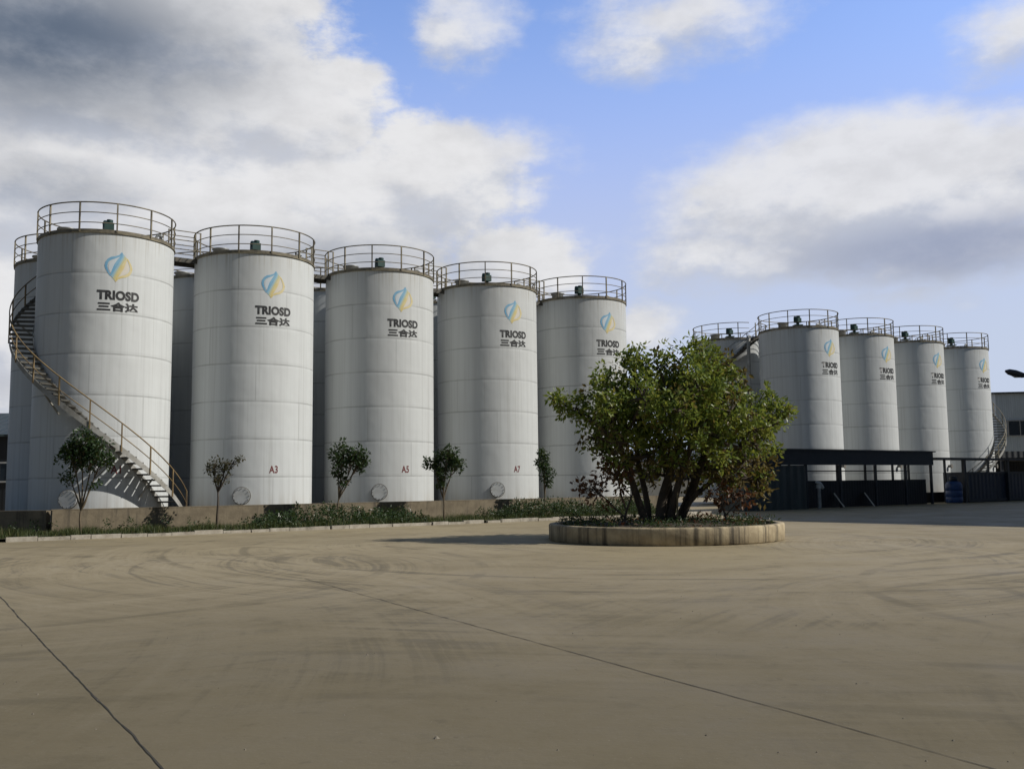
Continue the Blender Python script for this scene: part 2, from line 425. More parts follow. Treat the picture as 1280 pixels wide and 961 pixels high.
def link_mesh(name, me, mat, parent):
    me.materials.append(mat); o = bpy.data.objects.new(name, me); COL.objects.link(o); o.parent = parent; return o
def join_meshes(ms, name):
    bm = bmesh.new()
    for m_ in ms: bm.from_mesh(m_)
    me = bpy.data.meshes.new(name); bm.to_mesh(me); bm.free(); return me
def lettering_mesh():
    a = text_mesh('TRIOSD', 1.50, .36, 'lettering', .055)
    for v in a.vertices: v.co.y += 8.00
    b = text_mesh('三合达', 1.46, .36, 'lettering', .05)
    for v in b.vertices: v.co.y += 7.57
    me = join_meshes([a, b], 'lettering'); slice_mesh(me, .8); wrap(me, -57.0, 0, .006); return me
def number_mesh(s):
    me = text_mesh(s, .36, .30, 'tank_number', .02); slice_mesh(me, .3); wrap(me, -55.2, 1.64, .006); return me
def emblem_parts():
    # picture coordinates of one half, the other half is the same turned by 180 degrees
    cx, cy, k = 470, 322, .0030
    outer = [(500, 132), (470, 172), (425, 190), (378, 202), (340, 228), (315, 268), (306, 312), (316, 352), (338, 392), (368, 438)]
    inner = [(504, 148), (480, 190), (440, 214), (396, 230), (364, 254), (344, 284), (338, 316), (344, 350), (357, 386), (376, 424)]
    d1 = [(505, 132), (482, 190), (446, 240), (418, 290), (400, 340), (384, 390), (368, 438)]
    d2 = [(514, 150), (508, 200), (484, 250), (456, 298), (434, 346), (412, 392), (380, 440)]
    y1 = [(560, 204), (528, 252), (506, 298), (484, 346), (456, 394), (432, 444), (426, 494)]
    ce = [((p[0] + q[0]) / 2, (p[1] + q[1]) / 2) for p, q in zip(d2, y1)]
    def stripmesh(p, q, flip):
        mb = MB(); vs = []
        for (a, b) in zip(p, q):
            for (u, v) in (a, b):
                u, v = (u - cx) * k, -(v - cy) * k
                if flip: u, v = -u, -v
                vs.append((u, v, 0))
        mb.add(vs, [(2 * i, 2 * i + 1, 2 * i + 3, 2 * i + 2) for i in range(len(p) - 1)])
        me = bpy.data.meshes.new('emblem'); me.from_pydata(mb.v, [], mb.f); return me
    out = []
    for nm, prs, mt in (('emblem', [(outer, inner, False), (d1, d2, False)], 'blue'), ('emblem', [(outer, inner, True), (d1, d2, True)], 'yellow')):
        me = join_meshes([stripmesh(*a) for a in prs], nm); slice_mesh(me, .6); wrap(me, -57.6, 9.25, .006); out.append((nm, me, mt))
    fill1 = [(470, 185), (430, 215), (392, 240), (366, 268), (352, 300), (350, 335), (358, 365), (372, 395)]
    fill2 = [(474, 195), (448, 240), (428, 285), (414, 320), (402, 350), (392, 375), (384, 395), (380, 405)]
    for fl, mt in ((False, 'palefill'), (True, 'cream')):
        me = stripmesh(fill1, fill2, fl); slice_mesh(me, .6); wrap(me, -57.6, 9.25, .005); out.append(('emblem', me, mt))
    for p, q, mt in ((d2, ce, 'pale'), (ce, y1, 'paleyellow')):
        me = stripmesh(p, q, False); slice_mesh(me, .6); wrap(me, -57.6, 9.25, .0055); out.append(('emblem', me, mt))
    return out

def make_tank():
    root = empty('storage_tank', (0, 0, 0))
    mb = MB(); mb.lathe([(TR, 0), (TR, THT)], 128); mb.build('shell', M['tank'], root)
    mb = MB(); mb.lathe([(TR + .002, THT - .02), (TR + .045, THT - .02), (TR + .045, THT + .012), (TR - .02, THT + .012)], 128, smooth=False)
    mb.build('top_rim', M['rim'], root)
    mb = MB(); mb.lathe([(TR - .01, THT + .004), (1.2, THT + .22), (.02, THT + .42)], 64); ro = mb.build('roof', M['roof'], root)
    mb = MB(); mb.lathe([(.30, THT + .1), (.30, THT + .48), (.36, THT + .48), (.36, THT + .53), (.01, THT + .55)], 20, (-1.2, -.9, 0)); mb.build('hatch', M['steel'], ro)
    mb = MB(); mb.tube([(1.5, 1.0, THT + .1), (1.5, 1.0, THT + .62), (1.55, 1.04, THT + .74), (1.68, 1.12, THT + .76), (1.72, 1.15, THT + .60)], .06, 8); mb.build('vent_pipe', M['steel'], ro)
    r = rail_mb().build('guard_rail', M['rail'], root)
    for k in range(12): post_mb(k * 30 - 60).build('post', M['post'], r)
    mb = MB(); mb.box((0, 0, THT + .52), (.55, .55, .06)); mb.box((0, 0, THT + .62), (.16, .16, .2))
    md = mb.build('mixer_drive', M['motor'], root)
    mb = MB(); ax = Vector((.18, -.1, .36)).normalized(); p = Vector((-.06, 0, THT + .82))
    mb.box((0, 0, THT + .84), (.36, .34, .30), R_(35))
    mb.tube([(-.05, .02, THT + .92), (-.14, .05, THT + 1.02), (-.19, .07, THT + 1.10)], [.19, .13, .05], 10)
    mb.tube([(.05, 0, THT + .98), (.06, 0, THT + 1.12)], .12, 12)
    mb.build('motor', M['motor'], md)
    return root
def add_manhole(root, az, z=.80):
    a = R_(az); d = Vector((math.cos(a), math.sin(a), 0)); c = d * TR + Vector((0, 0, z))
    mb = MB(); mb.tube([c - d * .05, c + d * .16], .30, 24); mb.tube([c + d * .16, c + d * .20], .355, 24)
    mh = mb.build('manhole', M['bolt'], root)
    mb = MB(); mb.tube([c + d * .20, c + d * .235], .325, 24)
    cv = mb.build('cover', M['man'], mh)
    tg = Vector((-d.y, d.x, 0)); mb = MB()
    for k in range(12):
        q = c + (tg * math.cos(k * PI / 6) + Vector((0, 0, 1)) * math.sin(k * PI / 6)) * .29
        mb.tube([q + d * .23, q + d * .262], .017, 6)
    tag(mb.build('bolt_ring', M['bolt'], cv), 'ring of dark bolts')
def add_stair(root, a_bot, sgn, name='spiral_stair', z1=THT + .1, per=.0441, hand='ochre', frame='stringer'):
    """treads rise from a_bot (degrees) in direction sgn"""
    r0, r1 = TR + .06, TR + .82
    n = int(z1 / .2); da = z1 / n / per
    st = empty(name, (0, 0, 0)); st.parent = root
    def P(r, z): return lambda off: None
    pol = lambda r, a, z: Vector((r * math.cos(R_(a)), r * math.sin(R_(a)), z))
    for i in range(n):
        a = a_bot + sgn * da * (i + .5); z = z1 / n * (i + 1)
        mb = MB(); h = da * .62; vs = []
        for zz in (z - .06, z):
            vs += [pol(r0, a - h, zz), pol(r1, a - h * .95, zz), pol(r1, a + h * .95, zz), pol(r0, a + h, zz)]
        mb.add(vs, [(0, 3, 2, 1), (4, 5, 6, 7), (0, 1, 5, 4), (1, 2, 6, 5), (2, 3, 7, 6), (3, 0, 4, 7)])
        mb.build('tread', M['tread'], st)
    for r, nm in ((r0 - .012, 'stringer'), (r1 + .012, 'stringer')):
        mb = MB(); vs = []; k = 90
        for i in range(k + 1):
            a = a_bot + sgn * (z1 / per) * i / k; z = z1 * i / k
            for rr_, dz in ((r - .008, -.11), (r - .008, .11), (r + .008, .11), (r + .008, -.11)): vs.append(pol(rr_, a, max(z + dz + .05, .0)))
        fs = []
        for i in range(k):
            for q in range(4): fs.append((4 * i + q, 4 * i + (q + 1) % 4, 4 * i + 4 + (q + 1) % 4, 4 * i + 4 + q))
        mb.add(vs, fs); mb.build(nm, M[frame], st)
    mb = MB(); k = 90
    for h, rd in ((.98, .024), (.52, .018)):
        mb.tube([pol(r1 + .03, a_bot + sgn * (z1 / per) * i / k, z1 * i / k + h) for i in range(k + 1)], rd, 6)
    hr = mb.build('handrail', M[hand], st)
    np_ = 13
    for i in range(np_ + 1):
        f = i / np_; q = pol(r1 + .03, a_bot + sgn * (z1 / per) * f, z1 * f)
        mb = MB(); mb.box(q + Vector((0, 0, .48)), (.045, .045, 1.02), R_(a_bot + sgn * (z1 / per) * f)); mb.build('post', M[hand], hr)
    # brackets holding the flight off the shell
    for i in range(1, 7):
        f = i / 7; a = a_bot + sgn * (z1 / per) * f; z = z1 * f
        mb = MB(); mb.beam(pol(TR - .01, a, z - .75), pol(r1 - .05, a, z - .08), .05, .05); mb.build('bracket', M['stringer'], st)
    return st

proto = make_tank()
LET = lettering_mesh(); LET.materials.append(M['ink'])
EMB = emblem_parts()
for _, me, mt in EMB: me.materials.append(M[mt])
def mark(root):
    for nm, me, mt in EMB:
        o = bpy.data.objects.new(nm, me); COL.objects.link(o); o.parent = root
    o = bpy.data.objects.new('lettering', LET); COL.objects.link(o); o.parent = root
stock = [copy_tree(proto) for _ in range(14)] + [proto]; tanks = []
def place(pos, label, group, marked=True, gap=None):
    root = stock.pop()
    if gap is not None:
        for ch in list(root.children):
            if ch.name.startswith('guard_rail'):
                me_src = rail_mb(gap).build('guard_rail', M['rail']); ch.data = me_src.data; bpy.data.objects.remove(me_src)
                for p in list(ch.children):
                    pass
    root.location = pos; tag(root, label, 'tank', group); tanks.append(root)
    if marked: mark(root)
    return root
GA = 'front row of white tanks behind the low wall'
la = ['white tank wrapped by a long spiral stair with ochre handrail',
      'white tank with red A3 near its foot, next to the tank with the long stair',
      'white tank with red A5 near its foot',
      'white tank with red A7 near its foot',
      'white tank with emblem standing behind the left side of the big bushy tree']
gapA = 0 - (THT + .1) / .0441
for i in range(5):
    t_ = place(A(i * STEP, 0), la[i], GA, True, (gapA - 4, 11) if i == 0 else None)
    if i < 4:
        link_mesh('tank_number', number_mesh('A%d' % (2 * i + 1)), M['red'], t_)
    add_manhole(t_, (-90, -83, -82, -79.5, -79)[i], (.74, .76, .82, .84, .84)[i])
    if i == 0: add_stair(t_, 0, -1)
GBk = 'second row of tanks hidden behind the first'
lb = ['plain shaded tank behind the one with the long stair, showing at its far side',
      'dark tank seen in the gap to the right of the tank marked A3',
      'dark tank seen in the gap to the right of the tank marked A5',
      'dark tank seen in the gap to the right of the tank marked A7',
      'tank hidden behind the front row tank beside the big tree']
lb[0] = 'plain shaded tank whose edge and rail show left of the stair tank'
for i in range(5):
    place(A(i * STEP, 5.4), lb[i] if i != 0 else lb[0], GBk, False)
GC = 'far row of white tanks behind the dark shed'
lc = ['far tank nearest the bushy tree, tallest looking of its row above the dark sheet panels',
      'second far tank from the bushy tree, above the long dark fascia',
      'third far tank, its foot showing right of the end of the dark fascia',
      'last far tank, with a spiral stair curling at its foot']
lc[0] = 'far tank showing largest in its row, rising above the dark shed beside the tree'
for i in range(4):
    t_ = place(B(i * 5.97, 0), lc[i], GC, True, (-117 + 240 + 4, 11) if i == 3 else None)
    # outlet nozzle by the foot
    a = R_(-42); d = Vector((math.cos(a), math.sin(a), 0)); c = d * TR + Vector((0, 0, 1.95))
    mb = MB(); mb.tube([c - d * .03, c + d * .2], .09, 12); mb.tube([c + d * .2, c + d * .24], .16, 12); mb.build('nozzle', M['bolt'], t_)
    if i == 3: add_stair(t_, -117, 1, hand='post')
t_ = place(B(0, 5.75), 'plain grey tank half hidden by the top of the bushy tree', 'tanks standing behind the far row', False, (-61, 11))
add_stair(t_, -65 - (THT + .1) / .0441, 1, hand='steel', frame='deck')
mb = MB(); q = B(-1.9, 2.5); mb.tube([(q.x, q.y, 0), (q.x, q.y, 9.9), (q.x + .1, q.y + .2, 10.4)], .11, 10)
tag(mb.build('riser_pipe', M['stringer']), 'pale vertical pipe beside the nearest tank of the far row', 'pipe')

mb = MB()
mb.beam(B(4.0, -3.4, (G + .22) / 2), B(26, -3.4, (G + .22) / 2), .3, .22 - G)
tag(mb.build('bund_wall', M['darkwall']), 'low dark wall at the feet of the far row beyond the open shed end', 'wall')
# walkway bridges between roofs
def bridge(p, rz, L, label, grp, half=.42):
    r = empty('walkway_bridge', p, rz)
    mb = MB(); mb.box((0, 0, -.02), (L, 2 * half, .05)); mb.box((0, -half, -.09), (L, .05, .18)); mb.box((0, half, -.09), (L, .05, .18)); mb.build('deck', M['deck'], r)
    for s in (-1, 1):
        mb = MB()
        for h in (.36, .74, 1.12): mb.tube([(-L / 2, s * half, h), (L / 2, s * half, h)], .02, 6)
        for x in (-L / 2 + .03, L / 2 - .03): mb.box((x, s * half, .53), (.05, .05, 1.2))
        mb.build('guard_rail', M['rail'], r)
    return tag(r, label, 'walkway', grp)
for i in range(4):
    bridge(A((i + .5) * STEP, .45, THT - .02), TH, 1.35, ['short dark walkway joining the roof of the stair tank to the A3 tank', 'short dark walkway joining the roofs of the A3 and A5 tanks', 'short dark walkway joining the roofs of the A5 and A7 tanks', 'short dark walkway joining the roof of the A7 tank to the tank by the tree'][i], 'walkways between the front row roofs')
for i in range(4):
    bridge(A((i + .5) * STEP, 5.6, THT - .02), TH, 1.35, ['far walkway seen through the gap below the A3 tank walkway', 'far walkway seen in the gap between the A3 and A5 tanks', 'far walkway seen in the gap between the A5 and A7 tanks', 'far walkway seen in the gap right of the A7 tank'][i], 'walkways between the second row roofs')
for i in range(3):
    bridge(B((i + .5) * 5.97, .5, THT - .02), TH, 1.35, ['walkway joining the largest far tank to the second far tank', 'walkway joining the second and third far tanks', 'walkway joining the third far tank to the last far tank'][i], 'walkways between the far row roofs')

# ------------------------------------------------------------------ foliage
def leaves(name, clumps, size, mat, parent=None, seed=1, loc=None, flat=.35, ratio=.42, out=.55):
    """clumps: (x, y, z, radius, count). Every leaf is two folded triangles."""
    rg = np.random.default_rng(seed); P = []; Cn = []; T = []
    for (x, y, z, r, n) in clumps:
        d = rg.normal(size=(n, 3)); d /= np.linalg.norm(d, axis=1)[:, None]
        rad = r * rg.random(n) ** .45
        P.append(np.array([x, y, z]) + d * rad[:, None]); Cn.append(d); T.append(np.clip(rg.normal(rg.uniform(.25, .7), .2, n), 0, 1))
    P = np.concatenate(P); D = np.concatenate(Cn); T = np.concatenate(T); N = len(P)
    ax = rg.normal(size=(N, 3)) + D * out * 2 + np.array([0, 0, -.25]); ax /= np.linalg.norm(ax, axis=1)[:, None]
    up = rg.normal(size=(N, 3)) * .8 + np.array([0, 0, 1.0]) + D * .5
    sd = np.cross(ax, up); sd /= np.linalg.norm(sd, axis=1)[:, None]; nr = np.cross(sd, ax)
    L = size * rg.uniform(.65, 1.3, N)[:, None]; Wd = L * ratio
    v = np.stack([P, P + ax * L * .5 + sd * Wd * .5 + nr * L * .08, P + ax * L, P + ax * L * .5 - sd * Wd * .5 + nr * L * .08], 1).reshape(-1, 3)
    me = bpy.data.meshes.new(name); i = np.arange(N) * 4
    f = np.stack([i, i + 1, i + 2, i, i + 2, i + 3], 1).reshape(-1, 3)
    me.from_pydata(v.tolist(), [], f.tolist()); me.materials.append(mat)
    at = me.attributes.new('tint', 'FLOAT', 'FACE'); at.data.foreach_set('value', np.repeat(T, 2).astype(np.float32))
    me.update()
    o = bpy.data.objects.new(name, me); COL.objects.link(o)
    if parent is not None: o.parent = parent
    if loc is not None: o.location = loc
    return o
def limb(mb, a, b, r0, r1, rr, wob=.12, n=6):
    a, b = Vector(a), Vector(b); L = (b - a).length; pts = []; rs = []
    k = [Vector((rr.uniform(-1, 1), rr.uniform(-1, 1), rr.uniform(-.5, .5))) * wob * L for _ in range(2)]
    for i in range(n + 1):
        f = i / n
        p = a.lerp(b, f) + k[0] * math.sin(f * PI) * .6 + k[1] * math.sin(f * 2 * PI) * .35
        pts.append(p); rs.append(r0 + (r1 - r0) * f)
    mb.tube(pts, rs, 7); return pts

# ------------------------------------------------------------------ planter and the big tree
PC = Vector((4.2, 27.1, G)); PR = 3.22
pl = empty('round_planter', PC)
mb = MB()
mb.lathe([(PR - .05, 0), (PR - .005, .04), (PR, .40), (PR - .02, .445), (PR - .21, .45), (PR - .23, .43), (PR - .23, .1)], 96)
mb.build('planter_wall', M['planter'], pl)
mb = MB(); prof = [(PR - .225, .33), (2.2, .42), (1.0, .50), (.02, .52)]; mb.lathe(prof, 48); mb.build('soil', M['soil'], pl)
tag(pl, 'round concrete planter with dark streaked wall in the middle of the yard', 'planter')
SZ = .48
tree = empty('bushy_tree', PC + Vector((0, 0, SZ)))
tag(tree, 'large bushy tree with several dark leaning trunks in the round planter', 'tree')
rr = random.Random(11); tb = MB(); clumps = []; oldc = []
zc = lambda z: z - (G + SZ)       # world height -> tree local
lobes = [(1.15, 0, 4.35, .85), (1.3, .3, 4.85, .45), (-.6, .2, 4.05, .85), (-.75, 0, 4.6, .42), (-1.65, -.2, 3.45, .8), (-2.5, 0, 3.25, .50), (-2.95, .1, 3.42, .28), (.3, .4, 3.6, 1.0), (1.9, .1, 3.6, .95),
         (2.7, -.2, 3.05, .7), (3.25, 0, 2.95, .45), (3.6, 0, 3.1, .22), (2.75, .2, 2.15, .7), (2.9, -.2, 1.55, .5), (-2.0, 0, 2.45, .65), (-.9, -.3, 2.9, .85), (1.3, -.4, 2.6, .85), (.2, -.8, 2.9, .9),
         (.6, -1.3, 3.6, .85), (-.7, -1.2, 3.4, .8), (1.7, -1.3, 3.0, .8), (.4, 1.4, 3.7, .95), (-1.0, 1.3, 3.1, .85), (1.8, 1.3, 3.1, .9), (.3, 2.0, 2.8, .75), (1.4, -1.6, 2.2, .6), (2.2, -.8, 1.7, .55), (.1, -2.0, 3.0, .6), (1.5, .5, 1.9, .6), (-1.3, -1.0, 2.2, .5),
         (.9, .2, 4.0, .8), (0, .1, 4.35, .55), (1.7, .2, 4.2, .55), (-1.3, .5, 3.9, .6), (-1.5, -.9, 3.0, .65), (.9, -.9, 4.1, .6), (1.2, -.2, 3.2, .8), (-.2, -.4, 2.35, .7), (.7, -1.5, 2.5, .7), (2.3, -1.2, 2.5, .6), (2.3, .8, 1.7, .65), (1.6, -.9, 1.5, .5), (2.6, -.4, 1.2, .4), (-.9, .5, 2.0, .6), (.7, 1.2, 2.0, .7), (-.6, 1.5, 2.3, .7), (1.3, 1.6, 1.7, .6), (-1.7, .4, 2.0, .45), (-.5, -.6, 1.85, .45), (.3, -1.0, 1.6, .45), (1.2, -1.1, 1.45, .45), (-1.4, -.5, 1.7, .4), (1.9, 0, 1.2, .45), (.9, .8, 1.3, .6), (-.3, .8, 1.4, .6), (2.7, -.2, .95, .35), (-.9, 1.6, 1.5, .5), (.4, 1.9, 1.7, .6)]
trunks = [((-.5, -.1), (-1.25, -.3, 2.2), .12), ((-.4, .2), (-.55, .6, 2.9), .10), ((.42, -.15), (2.0, -.7, 2.0), .085), ((-.15, -.1), (.5, .1, 3.2), .16), ((.1, -.15), (.95, -.7, 2.9), .12), ((.3, 0), (1.55, .2, 2.5), .15), ((.1, .35), (.1, 1.3, 2.6), .12)]
tops = []
for (bx, by), tp, r in trunks:
    pts = limb(tb, (bx, by, -.15), (tp[0], tp[1], zc(tp[2])), r, r * .55, rr, .10, 10); tops.append((pts, r))
for (x, y, z, r) in lobes:
    x *= .97
    c = Vector((x, y, zc(z)))
    best = min(((p, rd) for pts, rd in tops for p in pts[5:]), key=lambda q: (q[0] - c).length + (2 if q[0].z > c.z else 0))
    limb(tb, best[0], c, .075, .03, rr, .12, 7)
    n = max(5, int((29 if z > 2.4 else 21) * r * r + 4))
    for _ in range(n):
        d = Vector((rr.gauss(0, 1), rr.gauss(0, 1), rr.gauss(0, 1))).normalized() * r * rr.uniform(.45, 1.05)
        p = c + d; 
        if rr.random() < .7: limb(tb, c + d * .1, p, .022, .006, rr, .1, 3)
        q = (p.x, p.y, p.z, rr.uniform(.15, .27), rr.randint(22, 38))
        low = p.z + G + SZ
        if rr.random() < .08 + .55 * max(0, min(1, (2.6 - low) / 1.2)): oldc.append(q[:4] + (int(q[4] * .5),))
        else: clumps.append(q)
tb.build('trunk', M['bark'], tree)
leaves('crown', clumps, .155, M['leaf'], tree, 3, ratio=.5)
leaves('old_leaves', oldc, .17, M['leafold'], tree, 4, ratio=.5)
def shrub(name, loc, label, cat, stems, cl, mat, size, bark, seed, group=None, ratio=.45):
    r_ = empty(name, loc); rr = random.Random(seed); mb = MB(); cs = []
    for a, b, w in stems: limb(mb, a, b, w, w * .5, rr, .06, 6)
    for (x, y, z, r, n, k) in cl:
        for _ in range(n):
            d = Vector((rr.gauss(0, 1), rr.gauss(0, 1), rr.gauss(0, 1))).normalized() * r * rr.uniform(.3, 1.0)
            p = Vector((x, y, z)) + d; st = min(stems, key=lambda s: (Vector(s[1]) - p).length)
            limb(mb, Vector(st[1]).lerp(Vector(st[0]), rr.uniform(0, .35)), p, .012, .004, rr, .08, 3)
            cs.append((p.x, p.y, p.z, r * rr.uniform(.22, .42), k))
    mb.build('trunk', bark, r_); leaves('crown', cs, size, mat, r_, seed, ratio=ratio)
    return tag(r_, label, cat, group)
shrub('russet_shrub', PC + Vector((-1.3, -1.1, .46)), 'sparse russet shrub leaning at the left side of the round planter', 'shrub',
      [((0, 0, -.1), (.35, .1, .9), .04), ((.05, 0, .2), (-.8, 0, 1.0), .025), ((.1, 0, .4), (-.2, .1, 1.5), .025)],
      [(-.9, 0, 1.0, .45, 11, 9), (-.35, .1, 1.35, .5, 12, 9), (.2, .1, 1.1, .4, 9, 8), (-.5, -.2, .7, .4, 7, 8)], M['leafred'], .16, M['bark'], 21, None, .5)
shrub('russet_shrub', PC + Vector((1.5, -1.0, .46)), 'small russet shrub low at the right side of the round planter', 'shrub',
      [((0, 0, -.1), (-.1, .1, .6), .035), ((0, 0, .2), (.5, 0, .75), .02)], [(.1, 0, .75, .42, 12, 9), (.55, 0, .62, .35, 9, 8), (-.35, 0, .9, .35, 8, 8)], M['leafred'], .14, M['bark'], 22, None, .5)
mb = MB(); mb.tube([(0, 0, -.1), (.02, 0, 1.35)], .025, 8); o = mb.build('stake', M['stake'], None, PC + Vector((.28, -.5, .5)))
tag(o, 'thin pale upright stake among the trunks in the round planter', 'stake')
rr = random.Random(31); cl = []
for _ in range(420):
    a = rr.uniform(0, 2 * PI); q = 2.95 * math.sqrt(rr.random()); cl.append((PC.x + q * math.cos(a), PC.y + q * math.sin(a), G + .45 + rr.uniform(0, .07), .13, 12))
tag(leaves('planter_weeds', cl, .10, M['hedge'], None, 32, ratio=.3), 'low weeds covering the soil of the round planter', 'weeds', kind='stuff')
cl = []
for _ in range(160):
    a = rr.uniform(0, 2 * PI); q = 2.9 * math.sqrt(rr.random()); cl.append((PC.x + q * math.cos(a), PC.y + q * math.sin(a), G + .47, .2, 4))
tag(leaves('fallen_leaves', cl, .10, M['leafred'], None, 33, ratio=.5), 'fallen brown leaves lying among the planter weeds', 'leaves', kind='stuff')

# ------------------------------------------------------------------ young trees on the verge
gY = 'young trees along the verge'
def vloc(t, s=-5.4): 
    p = A(t, s, VZ); return p
def young(t, label, H, crown, seed, mat, lean=(0, 0), s=-5.4, k=20, size=.13, bark=None, fork=1.0):
    stems = [((0, 0, -.1), (lean[0] * .3, lean[1] * .3, fork), .05)]
    for (x, y, z, r, n, kk) in crown: stems.append(((lean[0] * .3, lean[1] * .3, fork * .95), (x * .75, y * .75, z - r * .2), .03))
    return shrub('young_tree', vloc(t, s), label, 'tree', stems, crown, mat, size, bark or M['barkpale'], seed, gY, .5)
young(-1.75, 'young dark green tree forking in front of the spiral stair', 3.2, [(-.35, 0, 2.55, .55, 26, 26), (.35, .1, 2.7, .6, 28, 26), (.0, -.1, 2.95, .5, 18, 24), (.75, 0, 2.35, .4, 10, 18), (-.55, .1, 1.9, .3, 6, 14), (.45, 0, 1.7, .25, 4, 12)], 41, M['leafdark'], (0, 0), size=.14, fork=.8)
young(2.75, 'thin sparse bronze sapling in front of the A3 tank', 2.6, [(0, 0, 1.9, .5, 24, 11), (-.2, 0, 2.25, .35, 14, 10), (.75, 0, 2.45, .22, 6, 9), (.3, 0, 2.2, .3, 9, 9)], 42, M['leafbrown'], (0, 0), size=.12, fork=1.35, bark=M['bark'])
young(7.35, 'young green tree with slanting crown between the A3 and A5 tanks', 3, [(.25, 0, 2.65, .5, 24, 24), (.75, 0, 2.45, .5, 22, 24), (.05, 0, 2.1, .4, 14, 22), (.2, 0, 1.6, .28, 6, 16), (1.0, 0, 2.3, .3, 8, 16)], 43, M['leafdark'], (.2, 0), size=.14, fork=1.0)
young(12.15, 'young dense tree with pale trunk in front of the gap right of the A5 tank', 3, [(-.55, 0, 2.4, .35, 14, 20), (.1, 0, 2.55, .5, 24, 26), (.45, 0, 2.35, .42, 18, 24), (-.1, 0, 1.9, .38, 14, 22), (-.1, 0, 1.45, .25, 6, 16)], 44, M['leafdark'], (-.2, 0), size=.14, fork=.9)
young(17.6, 'slim young tree standing between the A7 tank and the big bushy tree', 2.9, [(0, 0, 2.45, .42, 18, 24), (.05, 0, 1.95, .40, 16, 22), (.1, 0, 1.5, .25, 7, 16), (-.1, 0, 2.7, .3, 8, 18)], 45, M['leafdark'], (0, 0), s=-5.0, size=.13, fork=.95)

# hedges and grass on the verge
def hedge(t0, t1, s0, s1, h, label, seed):
    rr = random.Random(seed); cl = []; fl = []
    r_ = empty('flowering_hedge', A((t0 + t1) / 2, (s0 + s1) / 2, VZ), TH); L = t1 - t0; Wd = s1 - s0
    n = int(L * Wd * 26)
    for _ in range(n):
        x = rr.uniform(-L / 2, L / 2); y = rr.uniform(-Wd / 2, Wd / 2)
        e = min(1, (L / 2 - abs(x)) / .5 + .25) * min(1, (Wd / 2 - abs(y)) / .3 + .45)
        hh = h * e * (.72 + .42 * math.sin(x * 1.9 + seed) * math.sin(x * .7 + y * 2) + rr.uniform(-.12, .22))
        z = hh * math.sqrt(rr.random())
        cl.append((x, y, max(.04, z), .14, 13))
        if rr.random() < .08: fl.append((x, y - .05, max(.1, hh + .03), .05, 3))
    leaves('foliage', cl, .12, M['hedge'], r_, seed, ratio=.42)
    tag(leaves('flower', fl, .045, M['flower'], r_, seed + 1, ratio=.9), kind='stuff')
    return tag(r_, label, 'hedge', 'flowering hedges on the verge')
hedge(3.9, 10.6, -6.75, -4.4, .62, 'low hedge with small white flowers in front of the A3 and A5 tanks', 51)
hedge(14.9, 24.0, -6.5, -4.2, .68, 'low flowering hedge running from the A7 tank behind the round planter', 53)
rr = random.Random(61); gl = []
for _ in range(5200):
    t = rr.uniform(-9, 25); s = rr.uniform(-6.98, -3.85)
    gl.append((*A(t, s, VZ + .03), .10, 4))
for _ in range(900):
    t = rr.uniform(-9, -2.4); s = rr.uniform(-3.9, 1); gl.append((*A(t, s, VZ + .03), .10, 4))
def blades(name, pts, h, mat, seed):
    rg = np.random.default_rng(seed); v = []; f = []; T = []
    for (x, y, z, r, n) in pts:
        patch = .5 + .5 * math.sin(x * 1.7) * math.sin(y * 1.3 + x)
        for _ in range(n):
            a = rg.uniform(0, 6.28); q = r * rg.random(); b = Vector((x + q * math.cos(a), y + q * math.sin(a), z - .03)); hh = h * rg.uniform(.4, 1.3) * (.4 + patch)
            w = rg.uniform(0, 6.28); sd = Vector((math.cos(w), math.sin(w), 0)) * .012; ln = Vector((rg.normal(), rg.normal(), 0)) * hh * .3
            o = len(v); v += [tuple(b - sd), tuple(b + sd), tuple(b + ln + Vector((0, 0, hh)))]; f.append((o, o + 1, o + 2)); T.append(min(1, max(0, rg.normal(.45, .25))))
    me = bpy.data.meshes.new(name); me.from_pydata(v, [], f); me.materials.append(mat)
    at = me.attributes.new('tint', 'FLOAT', 'FACE'); at.data.foreach_set('value', np.array(T, np.float32)); me.update()
    o = bpy.data.objects.new(name, me); COL.objects.link(o); return o
tag(blades('grass', gl, .21, M['grass'], 62), 'rough green grass along the verge at the foot of the low wall', 'grass', kind='stuff')

rr = random.Random(65); cl = []
for _ in range(46):
    t = rr.uniform(-8, 25); s = rr.choice([rr.uniform(-4.5, -3.95), rr.uniform(-6.8, -4.5)]); n = rr.randint(3, 9)
    for _ in range(n): p = A(t + rr.gauss(0, .22), s + rr.gauss(0, .1), VZ + rr.uniform(.05, .38)); cl.append((p.x, p.y, p.z, .12, 10))
tag(leaves('weeds', cl, .10, M['leafdark'], None, 66, ratio=.4), 'scattered dark weeds growing along the verge at the foot of the low wall', 'weeds', kind='stuff')
# pebbles and grit scattered over the yard
rr = random.Random(71); mb = MB()
for _ in range(170):
    y = 5 + 30 * rr.random() ** 1.5; x = rr.uniform(-.6, .6) * y
    if (Vector((x, y)) - PC.xy).length < PR + .05: continue
    s = rr.uniform(.006, .014) * (1.8 if rr.random() < .06 else 1); n = 6; vs = []
    for k in range(n):
        a = 2 * PI * k / n; q = s * rr.uniform(.7, 1.2); vs.append((x + q * math.cos(a), y + q * math.sin(a), G - .002))
    vs.append((x, y, G + s * .8)); mb.add(vs, [(k, (k + 1) % n, n) for k in range(n)])
tag(mb.build('grit', M['stone']), 'small stones and grit scattered over the concrete yard', 'grit', kind='stuff')

